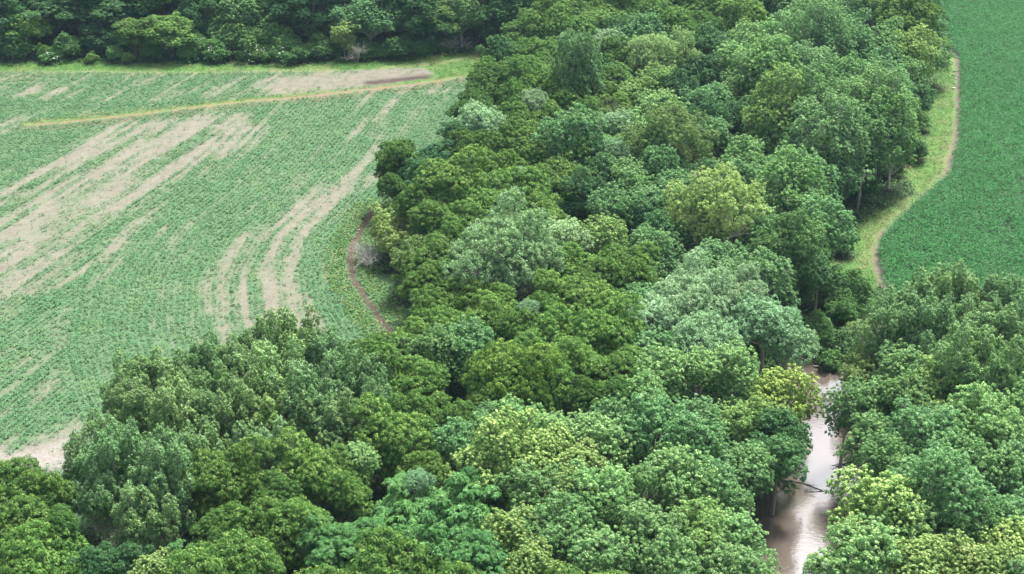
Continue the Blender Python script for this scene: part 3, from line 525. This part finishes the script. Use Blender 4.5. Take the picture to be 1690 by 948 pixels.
# bare ground: image polyline, half width in metres, strength
STROKES = [
 ([(0,325),(100,265),(190,212)],1.6,.85),([(0,440),(140,335),(285,238)],2.2,.75),([(0,480),(200,335),(385,215)],2.0,.8),([(30,400),(240,250),(330,222)],1.6,.6),
 ([(60,488),(125,450),(190,408)],1.2,.9),([(180,205),(300,215),(395,210)],3.0,.7),([(-100,470),(60,370),(230,240)],3.5,.6),([(0,520),(60,470)],3,.4),([(190,408),(310,300),(385,240)],1.0,.7),
 ([(522,548),(497,500),(482,440),(500,385),(560,325),(615,290)],1.4,1.0),([(470,550),(452,500),(440,440),(462,385),(540,310)],1.5,.85),([(425,548),(405,500),(395,450),(425,400),(500,330),(600,262),(660,212)],1.6,.85),
 ([(380,540),(370,490),(372,440),(420,380)],1.6,.6),([(335,520),(325,470),(340,430)],1.6,.45),([(552,490),(540,460),(530,430)],.8,.6),([(500,500),(495,460)],.8,.4),([(660,165),(610,200),(570,232)],1.2,.9),([(742,160),(700,182),(650,225),(600,265)],1.6,.6),([(635,225),(660,215)],2.2,.7),([(770,148),(720,152)],2.4,.8),
 ([(620,290),(560,320),(530,345)],1.2,.8),([(0,590),(130,490),(205,428),(275,372)],.6,.8),([(90,630),(58,665)],.7,.9),([(540,240),(460,305),(380,380)],.8,.5),([(0,655),(60,610)],.5,.4),
 ([(0,152),(120,152),(200,158)],3.0,.7),([(-100,210),(0,209),(22,208)],5,.8),([(0,133),(300,133)],3,.35),([(160,162),(300,157),(380,150)],3.5,.65),([(300,152),(420,146),(520,138),(600,130)],5.0,.85),([(480,140),(600,130),(695,119)],6.5,2.2),
 ([(160,212),(330,205),(520,175),(700,150),(800,128)],2.4,.5),([(480,172),(600,156)],2.5,.5),([(300,520),(280,480)],2,.35),
 ([(-60,775),(20,768),(80,758),(160,732),(230,700)],2.6,2.2),([(0,752),(120,735),(170,715)],1.2,.8),([(245,890),(285,850),(330,800),(380,770)],2.6,2.0),([(380,560),(300,620),(240,670)],2.0,.5),([(330,570),(345,560)],1.5,.6)]
STROKES = [(poly(a), b, c) for a, b, c in STROKES]
DRAIN = poly([(618,345),(598,378),(583,405),(577,430),(585,465),(608,500),(630,532),(650,556)])
DRY = poly([(46,206),(100,203),(190,193),(260,185),(400,168),(520,158),(600,149),(680,140),(760,128)])
WET = poly([(612,137),(650,133),(704,127)])
MUD = poly([(812,106),(850,98)])
TRK = [poly([(0,121),(150,119),(300,121),(550,116)]), poly([(-50,127),(60,127)]), poly([(640,112),(730,104),(780,94)])]
LA, LB = at(0, 590)[:2], at(270, 385)[:2]; LD = (LB-LA)/np.linalg.norm(LB-LA)
def row_coord(P):
    d = seg_dist(P, GUIDE); lin = (P[:, 0]-LA[0])*LD[1]-(P[:, 1]-LA[1])*LD[0]
    wv = 1.5*np.sin(P[:, 1]*.05)
    return np.where(d+wv < 36, d, 300-lin)
LPATCH = poly([(-150,420),(0,318),(185,203),(395,208),(385,235),(320,300),(180,412),(60,492),(-40,540),(-200,640)])
RPATCH = poly([(320,470),(380,400),(480,340),(620,260),(640,290),(560,340),(500,400),(485,450),(525,550),(370,560)])
LPC = poly([(-120,470),(30,420),(120,330),(250,240),(330,222)])
def PATCH(P): return .35*(1-smooth(seg_dist(P, LPC), 8, 16))+.27*inside(P, RPATCH)
def bareness(P, r):
    b = np.zeros(len(P))
    for ln, wd, s in STROKES:
        d = seg_dist(P, ln); b = np.maximum(b, s*np.exp(-(d/(wd*1.15))**2))
    along = P[:, 1]*.96+P[:, 0]*.28
    n1 = vnoise(r/.76*.8+3, along/13)       # streaks that follow the sown rows
    n2 = vnoise(r/2.6+40, along/22)
    n3 = fbm(P[:, 0]/2.2, P[:, 1]/2.2, 3)
    v = b*.52+.95*(n1-.5)+.30*(n2-.55)+.55*(n3-.5)-.10+PATCH(P)
    lush = smooth(-r, -7.0, -3.5)                       # the headland along the wood grows thick
    return np.clip(v-lush*.8*(b < .5), -1, 1.3)

def zone_of(P, nt_):
    z = np.zeros(len(P), int)                           # 0 open ground
    corn = inside(P, CORN); gl = inside(P, GRASS_L)
    left = (P[:, 0] < np.interp(P[:, 1], [60, 110, 160, 200, 262], [-20, -15, 5, 10, 14]))
    soy = left & ~gl & (P[:, 1] < 300)
    z[soy] = 1; z[gl & left] = 2
    right = ~left
    z[right] = 3; z[corn] = 4
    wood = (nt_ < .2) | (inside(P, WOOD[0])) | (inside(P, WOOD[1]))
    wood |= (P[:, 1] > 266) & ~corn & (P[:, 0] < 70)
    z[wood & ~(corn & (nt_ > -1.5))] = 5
    z[seg_dist(P, DRAIN) < .62+.5*(vnoise(P[:, 0]*.5, P[:, 1]*.5)-.5)] = 6
    z[river_d(P) < 1.2] = 7
    return z

gx = np.concatenate([[-1500, -1000, -600, -300, -190, -145], np.arange(-120, 120.1, .5), [145, 190, 300, 600, 1000, 1500]])
gy = np.concatenate([[-1500, -800, -200, 0, 50, 74], np.arange(84, 330.1, .5), [350, 400, 500, 800, 1200, 1500]])
X, Y = np.meshgrid(gx, gy); P = np.stack([X.ravel(), Y.ravel()], 1)
Z = terrain(P); NT = near_tree(P); ZN = zone_of(P, NT); RC = row_coord(P); BR = bareness(P, RC)
N5 = fbm(P[:, 0]/5, P[:, 1]/5, 4); N1 = fbm(P[:, 0]/.9, P[:, 1]/.9, 3)
lerp = lambda a, b, t: np.asarray(a)*(1-t[:, None])+np.asarray(b)*t[:, None]
col = lerp((.055,.105,.035), (.09,.16,.05), N5)
soil = lerp((.125,.108,.088), (.205,.180,.150), N1)
green = lerp((.038,.108,.040), (.058,.145,.052), N5)
soyc = lerp(green, soil, smooth(BR, -.2, .9)*.65+.22)
col[ZN == 1] = soyc[ZN == 1]
gr = lerp((.062,.150,.036), (.115,.205,.050), N5); gr = lerp(gr, (.165,.165,.08), smooth(N1*.5+N5*.5, .52, .75)*.55)
col[(ZN == 2) | (ZN == 3)] = gr[(ZN == 2) | (ZN == 3)]
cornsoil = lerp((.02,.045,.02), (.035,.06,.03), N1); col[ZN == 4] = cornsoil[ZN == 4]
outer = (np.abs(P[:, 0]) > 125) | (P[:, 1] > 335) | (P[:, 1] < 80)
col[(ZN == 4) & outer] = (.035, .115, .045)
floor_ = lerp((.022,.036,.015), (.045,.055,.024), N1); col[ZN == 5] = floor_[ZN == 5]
drn = lerp((.045,.034,.027), (.095,.072,.056), N1); col[ZN == 6] = drn[ZN == 6]
bank = lerp((.12,.085,.06), (.17,.13,.095), N1); m = ZN == 7; col[m] = bank[m]
NB = fbm(P[:, 0]/1.7+9, P[:, 1]/1.1+4, 3)
def paint(dist, w, c, amt=1.0, jit=.5, mask=None):
    t = amt*np.exp(-(dist/w)**2)*np.clip((1-jit+2*jit*N1)*(1-jit+2.2*jit*smooth(NB, .3, .7)), 0, 1.2); t = np.clip(t, 0, 1)
    if mask is not None: t = t*mask
    col[:] = lerp(col, c, t)
notwood = (ZN != 5).astype(float)
paint(seg_dist(P, DRY)+.9*(NB-.4), .8, (.19,.135,.08), 1.0, .6, notwood); paint(seg_dist(P, DRY+np.array([0, 1.6])), .9, (.10,.135,.055), .5, .6, notwood)
paint(seg_dist(P, DRY+np.array([.5, -1.8])), 1.3, (.16,.10,.07), .55, .5, notwood)
paint(seg_dist(P, WET)+.8*(NB-.4), 1.5, (.055,.042,.036), 1.2, .3, notwood)
paint(seg_dist(P, MUD), 3.0, (.26,.15,.10), 1.2, .3, notwood)
for t_ in TRK: paint(seg_dist(P, t_), 1.3, (.17,.165,.095), .6, .7, notwood)
dE, sE = line_param(P, CEDGE)
inC = inside(P, CORN)
paint(dE, .5, (.15,.12,.10), 1.0, .6, ((sE < 6.0) | (sE > 8.9)).astype(float)*(~inC | (dE < .5)))
paint(dE, 1.2, (.16,.15,.085), .8, .6, ((sE > 5.2) & (sE < 8.8)).astype(float)*(~inC))
paint(dE, .4, (.12,.092,.076), .9, .5, (~inC).astype(float))
sand = [STROKES[-5], STROKES[-3]]
for ln, wd, s in sand: paint(seg_dist(P, ln), 3.0, (.21,.195,.175), 1.2, .4)


gm, t, p, _ = mat_new("earth")
a = node(t, "ShaderNodeAttribute", attribute_name="col"); tc = node(t, "ShaderNodeNewGeometry")
n1 = node(t, "ShaderNodeTexNoise"); n1.inputs['Scale'].default_value = 2.6; n1.inputs['Detail'].default_value = 6; n1.inputs['Roughness'].default_value = .7
t.links.new(tc.outputs['Position'], n1.inputs['Vector'])
rp = node(t, "ShaderNodeMapRange"); rp.inputs[1].default_value = .3; rp.inputs[2].default_value = .7; rp.inputs[3].default_value = .72; rp.inputs[4].default_value = 1.25
t.links.new(n1.outputs[0], rp.inputs[0])
cmb = node(t, "ShaderNodeCombineColor")
for i in range(3): t.links.new(rp.outputs[0], cmb.inputs[i])
t.links.new(mixrgb(t, a.outputs['Color'], cmb.outputs[0], 1.0, 'MULTIPLY'), p.inputs['Base Color']); p.inputs['Roughness'].default_value = .95
p.inputs['Specular IOR Level'].default_value = .15
bp = node(t, "ShaderNodeBump"); bp.inputs['Strength'].default_value = .6; bp.inputs['Distance'].default_value = .12
t.links.new(n1.outputs[0], bp.inputs['Height']); t.links.new(bp.outputs[0], p.inputs['Normal'])

nx, ny = len(gx), len(gy)
ii = np.arange((nx-1)*(ny-1)); r_, c_ = ii//(nx-1), ii % (nx-1); v0 = r_*nx+c_
FA = np.stack([v0, v0+1, v0+nx+1, v0+nx], 1); FZ = ZN[v0]
out_face = (c_ < 6) | (c_ > nx-8) | (r_ < 6) | (r_ > ny-8)
FZ[out_face & (FZ != 4)] = 0
V3 = np.stack([P[:, 0], P[:, 1], Z], 1)
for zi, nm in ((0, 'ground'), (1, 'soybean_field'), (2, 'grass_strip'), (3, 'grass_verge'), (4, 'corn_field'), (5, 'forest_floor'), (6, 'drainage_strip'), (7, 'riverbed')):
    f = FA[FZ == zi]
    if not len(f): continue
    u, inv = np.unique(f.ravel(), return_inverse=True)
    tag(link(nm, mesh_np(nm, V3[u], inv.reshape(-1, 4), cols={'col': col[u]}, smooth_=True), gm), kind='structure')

# ------------------------------------------------------------------ the muddy river
wm, t, p, _ = mat_new("muddy_water")
geo = node(t, "ShaderNodeNewGeometry")
nz = node(t, "ShaderNodeTexNoise"); nz.inputs['Scale'].default_value = .12; nz.inputs['Detail'].default_value = 3; t.links.new(geo.outputs['Position'], nz.inputs['Vector'])
t.links.new(mixrgb(t, (.090, .072, .062), (.130, .105, .090), nz.outputs[0]), p.inputs['Base Color'])
p.inputs['Roughness'].default_value = .04; p.inputs['IOR'].default_value = 2.25; p.inputs['Specular IOR Level'].default_value = .8
rip = node(t, "ShaderNodeTexNoise"); rip.inputs['Scale'].default_value = 2.2; rip.inputs['Detail'].default_value = 5; rip.inputs['Distortion'].default_value = .6
mp = node(t, "ShaderNodeMapping"); mp.inputs['Scale'].default_value = (.8, 1.8, 1); t.links.new(geo.outputs['Position'], mp.inputs[0]); t.links.new(mp.outputs[0], rip.inputs['Vector'])
bp = node(t, "ShaderNodeBump"); bp.inputs['Strength'].default_value = .2; bp.inputs['Distance'].default_value = .08; t.links.new(rip.outputs[0], bp.inputs['Height']); t.links.new(bp.outputs[0], p.inputs['Normal'])
wx, wy = np.arange(-20, 90, 2.), np.arange(40, 190, 2.); XX, YY = np.meshgrid(wx, wy); PP = np.stack([XX.ravel(), YY.ravel()], 1); dd = river_d(PP)
a_ = np.arange((len(wx)-1)*(len(wy)-1)); a_ = (a_//(len(wx)-1))*len(wx)+a_ % (len(wx)-1); fq = np.stack([a_, a_+1, a_+len(wx)+1, a_+len(wx)], 1)
fq = fq[dd[fq].min(1) < 3.5]; u, inv = np.unique(fq.ravel(), return_inverse=True)
tag(link('river', mesh_np('river', np.concatenate([PP[u], np.full((len(u), 1), WZ)], 1), inv.reshape(-1, 4)), wm), kind='structure')

# ------------------------------------------------------------------ crops and grass, blade by blade
def scatter(bounds, dens, g):
    (x0, x1), (y0, y1) = bounds; n = int((x1-x0)*(y1-y0)*dens)
    return np.stack([x0+(x1-x0)*g.random(n), y0+(y1-y0)*g.random(n)], 1)
def in_view(Q, mx=70, my=60, z=0):
    dy, dz = Q[:, 1], z-CAMH; dep = dy*CP-dz*SP; up = dy*SP+dz*CP
    px = 845+F*Q[:, 0]/dep; py = 474-F*up/dep
    return (px > -mx) & (px < 1690+mx) & (py > -my) & (py < 948+my)
def leaves(Q, n, tr, L, Wd, h, g, tone, tip, flat=.6, droop=.3, hs=1.0):
    """n kite leaves round every point; h = height of the tuft above the soil"""
    m = len(Q); z = terrain(Q)
    h = np.broadcast_to(h, (m,))
    o = g.normal(0, 1, (m, n, 3)); b = np.stack([Q[:, 0:1]+o[..., 0]*tr, Q[:, 1:2]+o[..., 1]*tr, z[:, None]+h[:, None]*(.45+.55*g.random((m, n)))*hs], 2)
    ax = unit(np.stack([o[..., 0]+g.normal(0, .5, (m, n)), o[..., 1]+g.normal(0, .5, (m, n)), (1-flat)*2*g.random((m, n))-droop*.3], 2))
    nr = unit(g.normal(0, .4, (m, n, 3))+np.array([0, 0, 1])); sd_ = unit(np.cross(ax, nr))
    Ls = L*(.6+.8*g.random((m, n, 1))); Ws = Wd*(.6+.8*g.random((m, n, 1)))
    mid = b+ax*Ls*.45+nr*Ws*.1; tp_ = b+ax*Ls-np.array([0, 0, 1])*Ls*droop
    V = np.stack([b, mid+sd_*Ws*.5, tp_, mid-sd_*Ws*.5], 2).reshape(-1, 3)
    tn = np.clip(np.broadcast_to(np.asarray(tone)[:, None], (m, n))*.5+.5*g.random((m, n)), 0, 1); tv = np.broadcast_to(np.asarray(tip)[:, None], (m, n))*(g.random((m, n)) < .8)
    return V, np.repeat(tn.ravel(), 4), np.repeat(tv.ravel(), 4)
def stuff_mesh(name, parts, mat):
    V = np.concatenate([q[0] for q in parts]); tn = np.concatenate([q[1] for q in parts]); tv = np.concatenate([q[2] for q in parts])
    o = link(name, mesh_np(name, V, np.arange(len(V)).reshape(-1, 4), {'tone': tn, 'tip': tv}), mat); o.color = (1, 1, 1, 1)
    return tag(o, kind='stuff')
SOYM = leaf_material("leaf_soybean", (.040, .132, .045), (.074, .195, .070), (.15, .23, .08), spec=.35, trans=.12)
CORNM = leaf_material("leaf_corn", (.024, .140, .034), (.046, .210, .054), (.16, .34, .12), rough=.6, spec=.12, trans=.2)  # third colour is the pale sheen painted on scattered leaves
GRASSM = leaf_material("leaf_grass", (.055, .145, .034), (.115, .235, .052), (.30, .26, .14), spec=.2, trans=.15)
UNDER = leaf_material("leaf_undergrowth", (.045, .105, .035), (.08, .17, .055), (.12, .22, .07), trans=.15)

g = np.random.default_rng(31)
Q = scatter(((-105, 15), (104, 272)), 22, g); Q = Q[in_view(Q)]
q = near_tree(Q, .8); Q = Q[q > 0]; zq = zone_of(Q, near_tree(Q)); Q = Q[(zq == 1)]
Q = Q[seg_dist(Q, DRAIN) > .75]
r = row_coord(Q); br = bareness(Q, r); fr = np.abs((r/.76) % 1-.5)
al = Q[:, 1]*.96+Q[:, 0]*.28
thin = .75*vnoise(r/.76*1.0+9, al/1.6)
keep = (fr < .19-.02*(br > .2)) & (g.random(len(Q)) < np.clip(1.0-.97*smooth(br, -.12, .85)-.2*thin, .035, 1)) & (seg_dist(Q, WET) > 2.5) & (seg_dist(Q, DRY) > .5+1.0*g.random(len(Q)))
Q = Q[keep]; br = br[keep]
print("SOY", len(Q))
tone = fbm(Q[:, 0]/6, Q[:, 1]/6, 3)*.8+.1; weed = (fbm(Q[:, 0]/4+50, Q[:, 1]/4, 3) > .62)*.4
stuff_mesh('soybean_crop', [leaves(Q, 5, .085, .19, .16, .32*(.65+.5*g.random(len(Q))), g, tone, weed, flat=.85, droop=.15)], SOYM)

Q = scatter(((30, 122), (150, 335)), 14, g); Q = Q[in_view(Q, 60, 40)]; Q = Q[inside(Q, CORN)]; Q = Q[near_tree(Q, .5) > 0]; dq = seg_dist(Q, CEDGE); Q = Q[dq > .3]
cr_ = (Q[:, 0]*.9-Q[:, 1]*.15)/.76; Q = Q[np.abs(cr_ % 1-.5) < .25]
hh = 2.0*(.86+.24*fbm(Q[:, 0]/7, Q[:, 1]/7, 3)); print("CORN", len(Q))
lo1 = leaves(Q, 3, .10, .50, .09, hh, g, fbm(Q[:, 0]/9, Q[:, 1]/9, 3)*1.5-.25, .35*(g.random(len(Q)) < .10), flat=.35, droop=.30)  # randomly chosen plants get paler leaves, sheen put into the colour
lo2 = leaves(Q, 2, .12, .55, .11, hh*.55, g, fbm(Q[:, 0]/9, Q[:, 1]/9, 3)*.7, (g.random(len(Q)) < .03)*.5, flat=.4, droop=.3)
stuff_mesh('corn_crop', [lo1, lo2], CORNM)

Q = scatter(((-110, 85), (130, 300)), 8, g); Q = Q[in_view(Q)]; ntq = near_tree(Q); zq = zone_of(Q, ntq); Q = Q[(zq == 2) | (zq == 3)]; Q = Q[near_tree(Q, .7) > 0]
ok = (seg_dist(Q, CEDGE) > .5+.5*g.random(len(Q))) & (seg_dist(Q, DRY) > .5) & (seg_dist(Q, MUD) > 2) & (seg_dist(Q, WET) > 2.4)
for t_ in TRK: ok &= (seg_dist(Q, t_) > .8) | (g.random(len(Q)) < .3)
Q = Q[ok]; f1 = fbm(Q[:, 0]/5, Q[:, 1]/5, 4); f2 = fbm(Q[:, 0]/3+30, Q[:, 1]/3, 3)
dry = smooth(f2, .5, .72)*.8; de, se = line_param(Q, CEDGE); dry = np.maximum(dry, np.exp(-(de/1.8)**2)*((se > 4.8) & (se < 9))*.8)
tall = .2+.9*smooth(f1, .5, .66)*(.4+.6*g.random(len(Q))); print("GRASS", len(Q))
stuff_mesh('grass', [leaves(Q, 4, .14, .40, .07, tall, g, f1, dry, flat=.15, droop=.2)], GRASSM)

# tangle of vines and weeds on the bank and along the edges of the wood
VINE = poly([(1270,605),(1290,560),(1325,575),(1345,545),(1400,510),(1455,470),(1475,500),(1440,560),(1405,640),(1372,622),(1330,612)])
Q = scatter(((20, 75), (125, 180)), 7, g); Q = Q[inside(Q, VINE)]; Q = Q[river_d(Q) > -.7]
hb = .3+2.0*smooth(fbm(Q[:, 0]/2.6, Q[:, 1]/2.6, 3), .35, .72)
V1 = leaves(Q, 9, .22, .24, .22, hb, g, fbm(Q[:, 0]/2, Q[:, 1]/2, 2), .3*(g.random(len(Q)) < .3), flat=.6, droop=.3)
Q = scatter(((-110, 100), (84, 290)), 3.0, g); Q = Q[in_view(Q, 60, 120)]; ntq = near_tree(Q); zq = zone_of(Q, ntq); Q = Q[(zq == 5) & (river_d(Q) > .8)]; QB = scatter(((0, 85), (90, 175)), 4, g); rb = river_d(QB); QB = QB[(rb > -.4) & (rb < 3.5)]; Q = np.concatenate([Q, QB])
hb = .4+1.3*smooth(fbm(Q[:, 0]/3.6, Q[:, 1]/3.6, 3), .35, .72); print("UNDER", len(Q))
V2 = leaves(Q, 6, .35, .34, .26, hb, g, fbm(Q[:, 0]/3, Q[:, 1]/3, 2)*.6, np.zeros(len(Q)), flat=.6, droop=.3)
stuff_mesh('undergrowth', [V1, V2], UNDER)
# weeds on both lips of the bare drainage strip
Q = scatter(((-40, 0), (140, 215)), 9, g); d = seg_dist(Q, DRAIN); ntq = near_tree(Q, .6); Q = Q[(d > .75) & (d < 3.4) & (ntq > 0)]
V1 = leaves(Q, 6, .2, .26, .18, (.12+.25*g.random(len(Q))), g, .5+.5*g.random(len(Q)), .5*(g.random(len(Q)) < .4), flat=.5)
stuff_mesh('weeds', [V1], GRASSM)

# ------------------------------------------------------------------ small things
DARKW = bark_material("wet_wood", (.02, .016, .014), (.06, .05, .045))
def branch(label, px, py, pts, r, mat, seed):
    tb = Tubes(); gg = np.random.default_rng(seed); pts = np.array(pts, float)
    tb.add(pts, np.linspace(r, r*.3, len(pts)), 6)
    for k in range(5):
        i = gg.integers(1, len(pts)-1); d = unit(pts[-1]-pts[0]+gg.normal(0, 1.2, 3)*np.array([1, 1, .5])); L = 1+gg.random()
        tb.add([pts[i], pts[i]+d*L*.5+gg.normal(0, .08, 3), pts[i]+d*L], [r*.45, r*.3, .015], 4)
    o = link('fallen_branch', tb.mesh('fallen_branch'), mat); b = at(px, py, WZ); o.location = (b[0], b[1], WZ-.05)
    return tag(o, label, 'branch')
branch('dark broken branch sticking out of the bright water at the river bend', 1402, 766, [(2.2, .4, .2), (1.0, .1, .35), (0, 0, .25), (-.8, -.2, .15), (-1.6, -.7, .05)], .13, DARKW, 3)
branch('pale driftwood lodged against the bank at the head of the river', 1366, 610, [(-1.6, .6, .2), (-.6, .2, .3), (.6, 0, .3), (1.6, -.5, .6), (2.4, -.9, .5)], .10, SILVER, 6)
branch('dark drowned branch with twigs under the overhanging boughs', 1318, 806, [(-2.2, .9, .4), (-1, .4, .7), (.4, .1, .6), (1.5, -.3, .3), (2.6, -.6, 0)], .12, DARKW, 9)
STONE, t, p, _ = mat_new("pale_stone"); nn = node(t, "ShaderNodeTexNoise"); nn.inputs['Scale'].default_value = 4
t.links.new(mixrgb(t, (.28, .26, .24), (.42, .40, .37), nn.outputs[0]), p.inputs['Base Color']); p.inputs['Roughness'].default_value = .85
for i, (px, py) in enumerate([(1579,118),(1577,124),(1580,130),(1578,137),(1576,146)]):
    bm_v = []; gg = np.random.default_rng(i); n_, m_ = 7, 9; R0 = .16+.12*gg.random()
    for a1 in range(n_+1):
        for b1 in range(m_):
            th_, ph_ = math.pi*a1/n_, 2*math.pi*b1/m_; k_ = 1+.18*math.sin(3*th_+i)+.15*math.cos(2*ph_+i*1.7)
            bm_v.append((R0*k_*1.4*math.sin(th_)*math.cos(ph_), R0*k_*math.sin(th_)*math.sin(ph_), R0*.7*k_*math.cos(th_)))
    fc = [(a1*m_+b1, (a1+1)*m_+b1, (a1+1)*m_+(b1+1) % m_, a1*m_+(b1+1) % m_) for a1 in range(n_) for b1 in range(m_)]
    o = link('stone', mesh_np('stone', np.array(bm_v), fc, smooth_=True), STONE); c = at(px, py, .1); o.location = (c[0]-.3, c[1], .12); o.rotation_euler.z = i
    tag(o, 'pale stone lying on the bare dirt strip along the corn', 'stone', 'pale stones beside the corn')

# ------------------------------------------------------------------ the air: a thin even haze
hz = bpy.data.materials.new("air"); hz.use_nodes = True; t = hz.node_tree; t.nodes.clear()
o_ = t.nodes.new("ShaderNodeOutputMaterial"); pv = t.nodes.new("ShaderNodeVolumePrincipled")
pv.inputs['Color'].default_value = (.5, .75, 1.0, 1); pv.inputs['Density'].default_value = .00008; pv.inputs['Anisotropy'].default_value = .2
t.links.new(pv.outputs[0], o_.inputs['Volume'])
S_ = 1600.0; zb, zt = -4.0, 84.0
hv = [(-S_, -S_, zb), (S_, -S_, zb), (S_, S_, zb), (-S_, S_, zb), (-S_, -S_, zt), (S_, -S_, zt), (S_, S_, zt), (-S_, S_, zt)]
tag(link('haze', mesh_np('haze', np.array(hv), [(0, 3, 2, 1), (4, 5, 6, 7), (0, 1, 5, 4), (1, 2, 6, 5), (2, 3, 7, 6), (3, 0, 4, 7)]), hz), kind='stuff')
